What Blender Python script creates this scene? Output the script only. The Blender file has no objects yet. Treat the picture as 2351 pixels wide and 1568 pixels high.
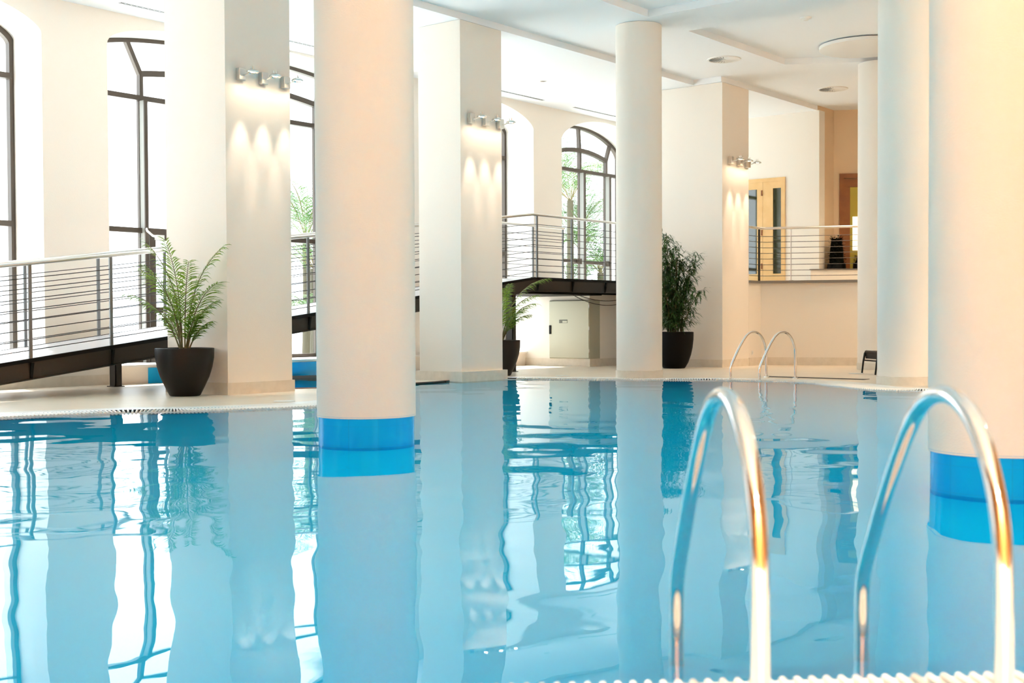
import bpy, bmesh, math, random
from mathutils import Vector, Matrix
from mathutils.geometry import tessellate_polygon
random.seed(7)
SC = bpy.context.scene
COL = SC.collection
PI = math.pi
R = math.radians

# ------------------------------------------------------------------ camera
EYE = 0.95
F_PX, YAW, PITCH, ROLL, SHIFT_PX = 2877.46, 0.67269, -0.022872, -0.0044417, 21.56
fw = Vector((math.cos(YAW)*math.cos(PITCH), math.sin(YAW)*math.cos(PITCH), math.sin(PITCH)))
rt0 = Vector((math.sin(YAW), -math.cos(YAW), 0))
up0 = rt0.cross(fw)
rt = rt0*math.cos(ROLL) + up0*math.sin(ROLL)
up = up0*math.cos(ROLL) - rt0*math.sin(ROLL)
cam = bpy.data.cameras.new('camera')
cam.sensor_width = 36.0
cam.lens = F_PX/2351*36
cam.shift_y = SHIFT_PX/2351
cam.clip_start, cam.clip_end = 0.05, 300
cam.dof.use_dof = True
cam.dof.focus_distance = 19.0
cam.dof.aperture_fstop = 3.4
camo = bpy.data.objects.new('camera', cam)
COL.objects.link(camo)
mw = Matrix((rt, up, -fw)).transposed().to_4x4()
mw.translation = Vector((0, 0, EYE))
camo.matrix_world = mw
SC.camera = camo

# ------------------------------------------------------------------ view, sampling
SC.view_settings.view_transform = 'Standard'
SC.view_settings.look = 'None'
SC.view_settings.gamma = 1.0
SC.view_settings.exposure = 2.42
SC.cycles.use_denoising = True
SC.cycles.max_bounces = 8
SC.cycles.diffuse_bounces = 4
SC.cycles.glossy_bounces = 5
SC.cycles.transparent_max_bounces = 12
SC.cycles.sample_clamp_indirect = 6.0
SC.cycles.caustics_reflective = False
SC.cycles.caustics_refractive = False
SC.cycles.use_adaptive_sampling = True
SC.cycles.adaptive_threshold = 0.04

# ------------------------------------------------------------------ daylight
W = bpy.data.worlds.new('world')
SC.world = W
W.use_nodes = True
bg = W.node_tree.nodes['Background']
bg.inputs['Color'].default_value = (0.82, 0.93, 1.0, 1)
bg.inputs['Strength'].default_value = 0.98

sun = bpy.data.lights.new('sun', 'SUN'); sun.energy = 2.5; sun.angle = R(2.5); sun.color = (1.0, 0.97, 0.90)
suno = bpy.data.objects.new('sun', sun); COL.objects.link(suno)
suno.rotation_euler = Vector((-0.22, -0.62, -0.92)).normalized().to_track_quat('-Z', 'Y').to_euler()

# ------------------------------------------------------------------ helpers
def tag(o, label=None, cat=None, group=None, kind=None):
    if label: o['label'] = label
    if cat: o['category'] = cat
    if group: o['group'] = group
    if kind: o['kind'] = kind
    return o

def empty(name, loc=(0, 0, 0), label=None, cat=None, group=None, kind=None, rotz=0.0):
    o = bpy.data.objects.new(name, None)
    o.empty_display_size = 0.1
    o.location = loc
    o.rotation_euler = (0, 0, rotz)
    COL.objects.link(o)
    return tag(o, label, cat, group, kind)

class MB:
    """collects shapes for one mesh"""
    def __init__(s):
        s.v = []; s.f = []; s.sm = []
    def add(s, vs, fs, smooth=False):
        b = len(s.v)
        s.v += [tuple(p) for p in vs]
        s.f += [tuple(i+b for i in q) for q in fs]
        s.sm += [smooth]*len(fs)
    def box(s, x0, y0, z0, x1, y1, z1, bev=0.0):
        if bev > 0:
            b = bev
            # chamfered box: octagonal plan plus chamfered top and bottom
            def ring(z, d):
                return [(x0+b+d, y0+d, z), (x1-b-d, y0+d, z), (x1-d, y0+b+d, z), (x1-d, y1-b-d, z),
                        (x1-b-d, y1-d, z), (x0+b+d, y1-d, z), (x0+d, y1-b-d, z), (x0+d, y0+b+d, z)]
            rs = [ring(z0, b*0.7), ring(z0+b, 0), ring(z1-b, 0), ring(z1, b*0.7)]
            vs = [p for r_ in rs for p in r_]
            fs = [tuple(reversed(range(8))), tuple(range(24, 32))]
            for k in range(3):
                for i in range(8):
                    j = (i+1) % 8
                    fs.append((k*8+i, k*8+j, (k+1)*8+j, (k+1)*8+i))
            s.add(vs, fs); return
        vs = [(x0, y0, z0), (x1, y0, z0), (x1, y1, z0), (x0, y1, z0), (x0, y0, z1), (x1, y0, z1), (x1, y1, z1), (x0, y1, z1)]
        s.add(vs, [(0, 3, 2, 1), (4, 5, 6, 7), (0, 1, 5, 4), (1, 2, 6, 5), (2, 3, 7, 6), (3, 0, 4, 7)])
    def hexa(s, a, b):
        """a: 4 bottom points, b: 4 top points (same order, counter-clockwise from above)"""
        s.add(list(a)+list(b), [(0, 3, 2, 1), (4, 5, 6, 7), (0, 1, 5, 4), (1, 2, 6, 5), (2, 3, 7, 6), (3, 0, 4, 7)])
    def prism(s, pts, z0, z1, caps=True):
        n = len(pts)
        vs = [(p[0], p[1], z0) for p in pts]+[(p[0], p[1], z1) for p in pts]
        fs = [(i, (i+1) % n, n+(i+1) % n, n+i) for i in range(n)]
        s.add(vs, fs)
        if caps:
            t = tessellate_polygon([[Vector((p[0], p[1], 0)) for p in pts]])
            s.add(vs[n:], t); s.add(vs[:n], [tuple(reversed(q)) for q in t])
    def lathe(s, prof, n=48, c=(0, 0, 0), smooth=True, axis=None, a0=0, a1=2*PI):
        full = abs(a1-a0-2*PI) < 1e-6
        m = n if full else n+1
        vs = []
        for (r, z) in prof:
            for i in range(m):
                a = a0+(a1-a0)*i/n
                p = Vector((r*math.cos(a), r*math.sin(a), z))
                if axis is not None: p = axis @ p
                vs.append((p.x+c[0], p.y+c[1], p.z+c[2]))
        fs = []
        for k in range(len(prof)-1):
            for i in range(n):
                j = (i+1) % m
                fs.append((k*m+i, k*m+j, (k+1)*m+j, (k+1)*m+i))
        s.add(vs, fs, smooth)
    def tube(s, pts, r, n=10, closed=False, caps=True):
        pts = [Vector(p) for p in pts]
        rs = r if isinstance(r, (list, tuple)) else [r]*len(pts)
        N = len(pts)
        prev = None; vs = []
        for i, p in enumerate(pts):
            if closed: t = pts[(i+1) % N]-pts[i-1]
            elif i == 0: t = pts[1]-pts[0]
            elif i == N-1: t = pts[-1]-pts[-2]
            else: t = (pts[i+1]-p).normalized()+(p-pts[i-1]).normalized()
            t.normalize()
            if prev is None:
                a = Vector((0, 0, 1)) if abs(t.z) < 0.9 else Vector((1, 0, 0))
                u = t.cross(a).normalized()
            else:
                u = (prev-t*prev.dot(t)).normalized()
            prev = u
            w = t.cross(u)
            for k in range(n):
                a = 2*PI*k/n
                q = p+(u*math.cos(a)+w*math.sin(a))*rs[i]
                vs.append(q[:])
        fs = []
        M_ = N if closed else N-1
        for i in range(M_):
            i2 = (i+1) % N
            for k in range(n):
                k2 = (k+1) % n
                fs.append((i*n+k, i*n+k2, i2*n+k2, i2*n+k))
        s.add(vs, fs, True)
        if caps and not closed:
            s.add(vs[:n], [tuple(reversed(range(n)))]); s.add(vs[-n:], [tuple(range(n))])
    def bar(s, p, q, w, h, up=(0, 0, 1)):
        """square bar from p to q, width w sideways, height h along up"""
        p = Vector(p); q = Vector(q); d = (q-p).normalized(); u = Vector(up)
        sd = d.cross(u).normalized(); uu = sd.cross(d).normalized()
        vs = []
        for b in (p, q):
            for (a, c) in ((-1, -1), (1, -1), (1, 1), (-1, 1)):
                vs.append((b+sd*a*w/2+uu*c*h/2)[:])
        s.add(vs, [(0, 1, 2, 3), (7, 6, 5, 4), (0, 4, 5, 1), (1, 5, 6, 2), (2, 6, 7, 3), (3, 7, 4, 0)])
    def build(s, name, mat, parent=None, label=None, fixn=True):
        me = bpy.data.meshes.new(name)
        me.from_pydata(s.v, [], s.f)
        me.validate()
        if any(s.sm):
            me.polygons.foreach_set('use_smooth', s.sm[:len(me.polygons)] if len(me.polygons) == len(s.sm) else [True]*len(me.polygons))
            me.set_sharp_from_angle(angle=R(38))
        if fixn:
            bm = bmesh.new(); bm.from_mesh(me)
            bmesh.ops.recalc_face_normals(bm, faces=bm.faces)
            bm.to_mesh(me); bm.free()
        me.materials.append(mat)
        o = bpy.data.objects.new(name, me)
        COL.objects.link(o)
        if parent is not None: o.parent = parent
        if label: o['label'] = label
        return o

def struct(name, mb, m, parent=None, fixn=True):
    o = mb.build(name, m, parent, fixn=fixn)
    if parent is None: o['kind'] = 'structure'
    return o

def copy_tree(o, parent=None):
    c = o.copy(); COL.objects.link(c)
    if parent is not None: c.parent = parent
    for ch in list(o.children): copy_tree(ch, c)
    return c

# ------------------------------------------------------------------ materials
def mat(name, col, rough=0.5, metal=0.0, spec=0.5, bump=None, vary=None, coat=0.0):
    m = bpy.data.materials.new(name); m.use_nodes = True
    nt = m.node_tree; b = nt.nodes['Principled BSDF']
    b.inputs['Base Color'].default_value = (*col, 1)
    b.inputs['Roughness'].default_value = rough
    b.inputs['Metallic'].default_value = metal
    b.inputs['Specular IOR Level'].default_value = spec
    b.inputs['Coat Weight'].default_value = coat
    tc = None
    if bump or vary:
        tc = nt.nodes.new('ShaderNodeNewGeometry')
    if bump:
        sc, dist, strg = bump[:3]
        n = nt.nodes.new('ShaderNodeTexNoise'); n.inputs['Scale'].default_value = sc; n.inputs['Detail'].default_value = 3
        mp = nt.nodes.new('ShaderNodeMapping')
        if len(bump) > 3: mp.inputs['Scale'].default_value = bump[3]
        nt.links.new(tc.outputs['Position'], mp.inputs[0]); nt.links.new(mp.outputs[0], n.inputs['Vector'])
        bp = nt.nodes.new('ShaderNodeBump'); bp.inputs['Strength'].default_value = strg; bp.inputs['Distance'].default_value = dist
        nt.links.new(n.outputs[0], bp.inputs['Height']); nt.links.new(bp.outputs[0], b.inputs['Normal'])
    if vary:
        sc, c2 = vary[:2]
        n = nt.nodes.new('ShaderNodeTexNoise'); n.inputs['Scale'].default_value = sc; n.inputs['Detail'].default_value = 4
        nt.links.new(tc.outputs['Position'], n.inputs['Vector'])
        mx = nt.nodes.new('ShaderNodeMix'); mx.data_type = 'RGBA'
        mx.inputs[6].default_value = (*col, 1); mx.inputs[7].default_value = (*c2, 1)
        rmp = nt.nodes.new('ShaderNodeMapRange'); rmp.inputs[1].default_value = 0.35; rmp.inputs[2].default_value = 0.65
        nt.links.new(n.outputs[0], rmp.inputs[0]); nt.links.new(rmp.outputs[0], mx.inputs[0])
        nt.links.new(mx.outputs[2], b.inputs['Base Color'])
    return m

def tile_mat(name, col, col2, grout, size, rough=0.4, gw=0.012, rotz=0.0, vertical=False):
    """square tiles laid in the world grid, grout lines between"""
    m = bpy.data.materials.new(name); m.use_nodes = True
    nt = m.node_tree; b = nt.nodes['Principled BSDF']; b.inputs['Roughness'].default_value = rough
    g = nt.nodes.new('ShaderNodeNewGeometry')
    mp = nt.nodes.new('ShaderNodeMapping'); mp.inputs['Rotation'].default_value = (R(90) if vertical else 0, 0, rotz)
    br = nt.nodes.new('ShaderNodeTexBrick'); br.offset = 0.0; br.squash = 1.0
    br.inputs['Color1'].default_value = (*col, 1); br.inputs['Color2'].default_value = (*col2, 1); br.inputs['Mortar'].default_value = (*grout, 1)
    br.inputs['Scale'].default_value = 1.0; br.inputs['Mortar Size'].default_value = gw/2
    br.inputs['Brick Width'].default_value = size; br.inputs['Row Height'].default_value = size
    nt.links.new(g.outputs['Position'], mp.inputs[0]); nt.links.new(mp.outputs[0], br.inputs['Vector'])
    nt.links.new(br.outputs['Color'], b.inputs['Base Color'])
    return m

M_WALL = mat('plaster_cream', (0.91, 0.865, 0.79), 0.85, spec=0.2, bump=(60, 0.004, 0.35, (1, 1, 2.2)))
M_WALLW = mat('plaster_white', (0.90, 0.87, 0.80), 0.85, spec=0.2, bump=(60, 0.004, 0.3, (1, 1, 2.2)))
M_WARM = mat('plaster_warm', (0.80, 0.62, 0.42), 0.85, spec=0.2, bump=(60, 0.004, 0.3, (1, 1, 2.2)))
M_REVEAL = mat('reveal_white', (0.93, 0.92, 0.88), 0.8, spec=0.2)
M_CEIL = mat('ceiling_white', (0.92, 0.96, 0.99), 0.9, spec=0.1)
M_SKIRT = mat('skirting_stone', (0.80, 0.74, 0.64), 0.45, vary=(9, (0.74, 0.68, 0.58)))
M_FLOOR = tile_mat('floor_tile', (0.86, 0.745, 0.60), (0.83, 0.71, 0.57), (0.74, 0.65, 0.54), 0.33, 0.35, 0.008)
M_STONE = mat('pool_surround_stone', (0.93, 0.92, 0.88), 0.35, vary=(5, (0.87, 0.86, 0.83)))
M_GRATE = mat('grate_plastic', (0.88, 0.87, 0.82), 0.35)
M_DARK = mat('channel_dark', (0.03, 0.04, 0.05), 0.5)
M_POOL = tile_mat('pool_mosaic', (0.01, 0.66, 0.92), (0.015, 0.68, 0.94), (0.03, 0.60, 0.86), 0.10, 0.3, 0.006)
M_BLUE = tile_mat('blue_glazed_tile', (0.006, 0.46, 0.98), (0.007, 0.50, 1.0), (0.012, 0.42, 0.90), 0.15, 0.12, 0.003, vertical=True)
M_STEEL = mat('steel_polished', (0.80, 0.79, 0.76), 0.07, metal=1.0)
M_SATIN = mat('steel_satin', (0.72, 0.70, 0.67), 0.28, metal=1.0)
M_POST = mat('steel_post_grey', (0.20, 0.21, 0.22), 0.4, metal=0.5)
M_ROD = mat('steel_rod_dark', (0.055, 0.05, 0.05), 0.35, metal=0.6)
M_BEAM = mat('beam_dark_brown', (0.026, 0.018, 0.012), 0.5)
M_EDGE = mat('deck_edge_black', (0.004, 0.003, 0.003), 0.6, spec=0.2)
M_FRAME = mat('window_frame_brown', (0.085, 0.066, 0.052), 0.38, metal=0.35)
M_FRAMELIT = mat('window_mullion_lit_side', (0.27, 0.27, 0.245), 0.45)  # brightly lit side of the brown mullions, put into the base colour
M_TIMBER = mat('timber_cladding', (0.36, 0.155, 0.035), 0.5, vary=(3, (0.27, 0.11, 0.022)))
M_POT = mat('planter_dark', (0.0075, 0.0045, 0.003), 0.45, spec=0.3, bump=(25, 0.002, 0.3))
M_POTB = mat('planter_black', (0.0018, 0.0018, 0.002), 0.5, spec=0.15)
M_SOIL = mat('soil', (0.03, 0.02, 0.012), 0.95, bump=(60, 0.01, 0.8))
def leaf_mat(name, c1, c2, tr):
    m = mat(name, c1, 0.42, vary=(6, c2)); nt = m.node_tree
    b = nt.nodes['Principled BSDF']; out = nt.nodes['Material Output']
    t = nt.nodes.new('ShaderNodeBsdfTranslucent'); t.inputs[0].default_value = (c1[0]*1.6+.05, c1[1]*1.5, c1[2]*.8, 1)
    x = nt.nodes.new('ShaderNodeMixShader'); x.inputs[0].default_value = tr
    nt.links.new(b.outputs[0], x.inputs[1]); nt.links.new(t.outputs[0], x.inputs[2]); nt.links.new(x.outputs[0], out.inputs[0])
    return m

M_LEAF = leaf_mat('palm_leaf', (0.16, 0.30, 0.04), (0.05, 0.15, 0.03), 0.35)
M_LEAFD = leaf_mat('bamboo_leaf', (0.05, 0.14, 0.03), (0.012, 0.05, 0.01), 0.15)
M_STEM = mat('plant_stem', (0.16, 0.13, 0.05), 0.6)
M_CAB = mat('cabinet_grey_green', (0.50, 0.50, 0.40), 0.38, metal=0.25)
M_BLK = mat('black_plastic', (0.0025, 0.0025, 0.003), 0.4, spec=0.25)
M_WOOD = mat('pale_timber', (0.84, 0.57, 0.26), 0.4, bump=(12, 0.002, 0.3, (8, 8, 0.6)), vary=(4, (0.80, 0.52, 0.22)))
M_WOODD = mat('brown_timber', (0.32, 0.11, 0.025), 0.4, vary=(4, (0.26, 0.085, 0.02)))
M_CAP = mat('stone_cap_grey', (0.22, 0.20, 0.18), 0.4)
M_DECK = mat('ramp_decking', (0.62, 0.60, 0.62), 0.3, bump=(1, 0.002, 0.2))
M_OUT = mat('paving_outside', (0.80, 0.80, 0.76), 0.9)
M_WHITE = mat('white_plastic', (0.85, 0.85, 0.82), 0.4)
M_GREY = mat('cabinet_label_grey', (0.16, 0.17, 0.14), 0.5)
M_RIM = mat('wading_pool_rim', (0.20, 0.10, 0.08), 0.5)

def glass_mat(name, tint=(1, 1, 1), refl=0.06):
    m = bpy.data.materials.new(name); m.use_nodes = True
    nt = m.node_tree; nt.nodes.clear()
    out = nt.nodes.new('ShaderNodeOutputMaterial'); mx = nt.nodes.new('ShaderNodeMixShader')
    t = nt.nodes.new('ShaderNodeBsdfTransparent'); t.inputs[0].default_value = (*tint, 1)
    g = nt.nodes.new('ShaderNodeBsdfGlossy'); g.inputs['Roughness'].default_value = 0.0
    lw = nt.nodes.new('ShaderNodeLayerWeight'); lw.inputs[0].default_value = 0.5
    pw = nt.nodes.new('ShaderNodeMath'); pw.operation = 'POWER'; pw.inputs[1].default_value = 5.0; pw.use_clamp = True
    ad = nt.nodes.new('ShaderNodeMath'); ad.operation = 'ADD'; ad.inputs[1].default_value = 0.03; ad.use_clamp = True
    nt.links.new(lw.outputs['Facing'], pw.inputs[0]); nt.links.new(pw.outputs[0], ad.inputs[0]); nt.links.new(ad.outputs[0], mx.inputs[0]); nt.links.new(t.outputs[0], mx.inputs[1]); nt.links.new(g.outputs[0], mx.inputs[2])
    nt.links.new(mx.outputs[0], out.inputs[0])
    return m
M_GLASS = glass_mat('window_glass')
M_DGLASS = mat('door_glass', (0.035, 0.04, 0.012), 0.03, spec=1.0)

def water_mat(name, tint):
    m = bpy.data.materials.new(name); m.use_nodes = True
    nt = m.node_tree; nt.nodes.clear()
    N = nt.nodes.new; L = nt.links.new
    out = N('ShaderNodeOutputMaterial'); mx = N('ShaderNodeMixShader')
    t = N('ShaderNodeBsdfTransparent'); t.inputs[0].default_value = (*tint, 1)
    g = N('ShaderNodeBsdfGlossy'); g.inputs['Roughness'].default_value = 0.0
    fr = N('ShaderNodeFresnel'); fr.inputs[0].default_value = 1.55
    geo = N('ShaderNodeNewGeometry')
    def noise(sc, det, rot, scale):
        mp = N('ShaderNodeMapping'); mp.inputs['Rotation'].default_value = (0, 0, R(rot)); mp.inputs['Scale'].default_value = scale
        n = N('ShaderNodeTexNoise'); n.inputs['Scale'].default_value = sc; n.inputs['Detail'].default_value = det
        n.inputs['Roughness'].default_value = 0.4
        L(geo.outputs['Position'], mp.inputs[0]); L(mp.outputs[0], n.inputs['Vector']); return n
    n1 = noise(1.5, 0.6, 20, (1, 1, 1)); n2 = noise(0.55, 1, -30, (1, 1, 1)); n3 = noise(9, 1, 35, (1, 1, 1))
    def mul(n, k):
        a = N('ShaderNodeMath'); a.operation = 'MULTIPLY'; a.inputs[1].default_value = k; L(n.outputs[0], a.inputs[0]); return a
    def addn(a, b):
        c = N('ShaderNodeMath'); c.operation = 'ADD'; L(a.outputs[0], c.inputs[0]); L(b.outputs[0], c.inputs[1]); return c
    h = addn(addn(mul(n1, WAVE[0]), mul(n2, WAVE[1])), mul(n3, WAVE[2]))
    bp = N('ShaderNodeBump'); bp.inputs['Strength'].default_value = 1.0; bp.inputs['Distance'].default_value = 1.0
    L(h.outputs[0], bp.inputs['Height'])
    L(bp.outputs[0], g.inputs['Normal'])
    L(fr.outputs[0], mx.inputs[0]); L(t.outputs[0], mx.inputs[1]); L(g.outputs[0], mx.inputs[2]); L(mx.outputs[0], out.inputs[0])
    return m
WAVE = (0.0105, 0.006, 0.0001)
M_WATER = water_mat('pool_water', (0.88, 0.99, 1.0))

M_DEPTH = bpy.data.materials.new('water_scatter'); M_DEPTH.use_nodes = True
_n = M_DEPTH.node_tree; _n.nodes.clear()
_o = _n.nodes.new('ShaderNodeOutputMaterial'); _m = _n.nodes.new('ShaderNodeMixShader'); _t = _n.nodes.new('ShaderNodeBsdfTransparent'); _d = _n.nodes.new('ShaderNodeBsdfDiffuse')
_t.inputs[0].default_value = (.5, .9, 1, 1); _d.inputs[0].default_value = (0.004, 0.62, 0.96, 1); _m.inputs[0].default_value = 0.97
_l = _n.nodes.new('ShaderNodeBsdfTranslucent'); _l.inputs[0].default_value = (0.004, 0.62, 0.96, 1); _m2 = _n.nodes.new('ShaderNodeMixShader'); _m2.inputs[0].default_value = 0.5
_n.links.new(_d.outputs[0], _m2.inputs[1]); _n.links.new(_l.outputs[0], _m2.inputs[2]); _n.links.new(_t.outputs[0], _m.inputs[1]); _n.links.new(_m2.outputs[0], _m.inputs[2]); _n.links.new(_m.outputs[0], _o.inputs[0])

def emit_mat(name, col, s):
    m = bpy.data.materials.new(name); m.use_nodes = True
    b = m.node_tree.nodes['Principled BSDF']
    b.inputs['Base Color'].default_value = (*col, 1)
    b.inputs['Emission Color'].default_value = (*col, 1); b.inputs['Emission Strength'].default_value = s
    return m
M_BULB = emit_mat('lamp_bulb', (1.0, 0.80, 0.5), 12)

RW = 1700
UW = 6.9
# ------------------------------------------------------------------ levels and planes (metres)
YW = 17.17      # window wall, inner face
YG = 18.0       # window frames
YA = 13.3       # front faces of the two square pillars by the pool
YC = 12.65      # front face of the far pillar and of its ceiling beam
ZL, ZM, ZR = 5.84, 5.95, 6.07      # low, middle and recessed ceiling
X0, X1 = -5.0, 33.0
YR = -4.5

def faceup(o):
    bm = bmesh.new(); bm.from_mesh(o.data)
    bmesh.ops.remove_doubles(bm, verts=bm.verts, dist=1e-5)
    bad = [f for f in bm.faces if f.normal.z < 0]
    bmesh.ops.reverse_faces(bm, faces=bad)
    bm.to_mesh(o.data); bm.free()
# ------------------------------------------------------------------ pool outline
def spline(P, closed=True, n=10):
    out = []; N = len(P)
    rng = range(N) if closed else range(N-1)
    for i in rng:
        p0, p1, p2, p3 = (Vector(P[(i-1) % N]), Vector(P[i]), Vector(P[(i+1) % N]), Vector(P[(i+2) % N])) if closed else \
            (Vector(P[max(i-1, 0)]), Vector(P[i]), Vector(P[i+1]), Vector(P[min(i+2, N-1)]))
        for k in range(n):
            t = k/n
            out.append(0.5*((2*p1)+(-p0+p2)*t+(2*p0-5*p1+4*p2-p3)*t*t+(-p0+3*p1-3*p2+p3)*t**3))
    if not closed: out.append(Vector(P[-1]))
    return out
POOL = [(-4.2, 8.6), (-3.4, 10.9), (-1.2, 12.2), (2.5, 12.6), (5.2, 12.3), (6.9, 12.05), (7.85, 11.72), (8.5, 11.25), (9.5, 10.8), (10.6, 10.75), (12.0, 11.4), (13.2, 13.0),
        (14.3, 14.25), (15.35, 14.45), (16.0, 13.75), (16.5, 13.12), (16.85, 12.45), (17.25, 11.5), (17.5, 10.8), (17.95, 10.05), (18.1, 9.3),
        (17.95, 8.5), (17.35, 7.75), (16.75, 7.1), (16.62, 6.5), (16.85, 5.7), (17.0, 4.4), (16.2, 2.0), (13.5, -1.0), (10, -2.6), (7.0, -2.3),
        (5.0, -0.7), (3.9, 0.56), (3.45, 1.05), (2.88, 1.67), (1.6, 3.02), (0.3, 4.1), (-2.2, 5.8)]
EDGE = [Vector((p.x, p.y, 0)) for p in spline([(a, b, 0) for a, b in POOL], True, 12)]
def offset(C, d):
    """moves the closed outline outwards by d"""
    N = len(C); out = []
    for i in range(N):
        t = (C[(i+1) % N]-C[i-1]).normalized()
        out.append(C[i]+Vector((-t.y, t.x, 0))*d)
    return out
area = sum(EDGE[i].x*EDGE[(i+1) % len(EDGE)].y-EDGE[(i+1) % len(EDGE)].x*EDGE[i].y for i in range(len(EDGE)))
SGN = -1.0 if area > 0 else 1.0
E_GR = offset(EDGE, SGN*0.38)      # outer side of the grating
E_ST = offset(EDGE, SGN*0.72)      # outer side of the pale stone band
def ribbon(mb, A, B, za, zb):
    n = len(A)
    vs = [(p.x, p.y, za) for p in A]+[(p.x, p.y, zb) for p in B]
    mb.add(vs, [(i, (i+1) % n, n+(i+1) % n, n+i) for i in range(n)])
WP = []
for k in range(48):
    a = 2*PI*k/48; c, s_ = math.cos(a), math.sin(a)
    WP.append(Vector((14.0+2.05*math.copysign(abs(c)**0.6, c), 15.2+1.75*math.copysign(abs(s_)**0.6, s_), 0)))

# ------------------------------------------------------------------ floor
mb = MB()
outer = [Vector(p) for p in ((X0, YR, 0), (X1, YR, 0), (X1, YW+0.05, 0), (X0, YW+0.05, 0))]
polys = [outer, E_ST, WP]
flat = [p for q in polys for p in q]
mb.add([(p.x, p.y, 0) for p in flat], tessellate_polygon(polys))
floor = struct('floor', mb, M_FLOOR)
mb = MB(); ribbon(mb, E_GR, E_ST, 0.004, 0.002); 
struct('trim_1', mb, M_STONE)
mb = MB(); ribbon(mb, offset(EDGE, SGN*0.0), E_GR, -0.055, -0.055); ribbon(mb, E_GR, E_GR, 0.003, -0.055)
struct('trim_2', mb, M_DARK)
mb = MB(); ribbon(mb, EDGE, EDGE, -0.006, -0.032); ribbon(mb, EDGE, offset(EDGE, SGN*0.012), -0.006, -0.006); ribbon(mb, offset(EDGE, SGN*0.012), offset(EDGE, SGN*0.012), -0.006, -0.05)
struct('trim_9', mb, M_STONE)
# slatted overflow grating round the pool
def arclen(C):
    L_ = [0]
    for i in range(len(C)): L_.append(L_[-1]+(C[(i+1) % len(C)]-C[i]).length)
    return L_
gm = MB()
AL = arclen(EDGE); total = AL[-1]; ns = int(total/0.040); seg = 0
for k in range(ns):
    d = total*k/ns
    while AL[seg+1] < d: seg += 1
    f = (d-AL[seg])/(AL[seg+1]-AL[seg])
    i, j = seg, (seg+1) % len(EDGE)
    p = EDGE[i].lerp(EDGE[j], f); q = E_GR[i].lerp(E_GR[j], f)
    if p.y > 17 or (p.y < 0.2) or (15.1 < p.x < 16.62 and 13.1 < p.y < 14.45): continue
    if min((p.lerp(q, .5)-Vector(c)).length for c in ((18.038, 11.599, 0), (18.188, 7.028, 0))) < .52 and min(min((p.lerp(q, f_)-Vector(c)).length for f_ in (0, .5, 1)) for c in ((18.038, 11.599, 0), (18.188, 7.028, 0))) < .42: continue
    t = (EDGE[j]-EDGE[i]).normalized(); w = 0.0095
    n_ = (q-p).normalized()
    a = p+n_*0.004; b = q-n_*0.004
    vs = []
    for e in (a, b):
        vs += [(e-t*w)+Vector((0, 0, -0.03)), (e-t*w)+Vector((0, 0, 0.001)), (e-t*w*0.45)+Vector((0, 0, 0.007)), (e+t*w*0.45)+Vector((0, 0, 0.007)), (e+t*w)+Vector((0, 0, 0.001)), (e+t*w)+Vector((0, 0, -0.03))]
    vs = [v[:] for v in vs]
    gm.add(vs, [(m_, m_+1, m_+7, m_+6) for m_ in range(5)]+[(0, 1, 2, 3, 4, 5), (11, 10, 9, 8, 7, 6)])
ribbon(gm, offset(EDGE, SGN*0.15), offset(EDGE, SGN*0.17), -0.02, -0.02)
g = gm.build('overflow_grating', M_GRATE, fixn=False)
tag(g, 'white slatted overflow grating running round the edge of the swimming pool', 'grating')
# pool shell and water
mb = MB(); ribbon(mb, EDGE, EDGE, -0.032, -2.9)
mb.add([(p.x, p.y, -2.9) for p in EDGE], tessellate_polygon([EDGE]))
struct('floor_pool', mb, M_POOL)
mb = MB(); mb.add([(p.x, p.y, -0.012) for p in EDGE], tessellate_polygon([EDGE]))
w_ = mb.build('pool_water', M_WATER, fixn=False)
faceup(w_)
tag(w_, kind='structure')
# the water scatters light: a milky blue layer a hand below the surface stands for its depth
mb = MB(); mb.add([(p.x, p.y, -0.035) for p in EDGE], tessellate_polygon([EDGE]))
wd = mb.build('pool_water_depth', M_DEPTH, fixn=False); faceup(wd); tag(wd, kind='structure')
# unseen area lights added above the pool floor to brighten the blue layer
def inside(x, y, P):
    c = False; n = len(P)
    for i in range(n):
        a, b = P[i], P[i-1]
        if (a.y > y) != (b.y > y) and x < (b.x-a.x)*(y-a.y)/(b.y-a.y)+a.x: c = not c
    return c
ul = bpy.data.lights.new('water_fill', 'AREA'); ul.shape = 'DISK'; ul.size = .6; ul.energy = UW; ul.color = (.6, 1, .68)
inn = offset(EDGE, -SGN*0.5)
gx = -3.0
while gx < 17:
    gy = -2.0
    while gy < 14:
        if inside(gx, gy, inn) and (Vector((gx, gy))-Vector((7.1, 7.14))).length > .6:
            lo = bpy.data.objects.new('underwater_fill', ul); COL.objects.link(lo); lo.location = (gx, gy, -2.86); lo.rotation_euler = (PI, 0, 0)
        gy += 2.9
    gx += 2.9
# shallow pool under the ramp
mb = MB(); ribbon(mb, WP, offset(WP, -0.07), 0.012, 0.012); ribbon(mb, WP, WP, 0.012, -0.25); ribbon(mb, offset(WP, -0.07), offset(WP, -0.07), 0.012, 0.0)
struct('trim_3', mb, M_RIM)
mb = MB(); mb.add([(p.x, p.y, -0.35) for p in WP], tessellate_polygon([WP])); ribbon(mb, WP, WP, -0.25, -0.35)
struct('floor_wading_pool', mb, M_POOL)
mb = MB(); mb.add([(p.x, p.y, -0.03) for p in WP], tessellate_polygon([WP]))
w2 = mb.build('wading_pool_water', M_WATER, fixn=False)
faceup(w2)
tag(w2, kind='structure')

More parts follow.
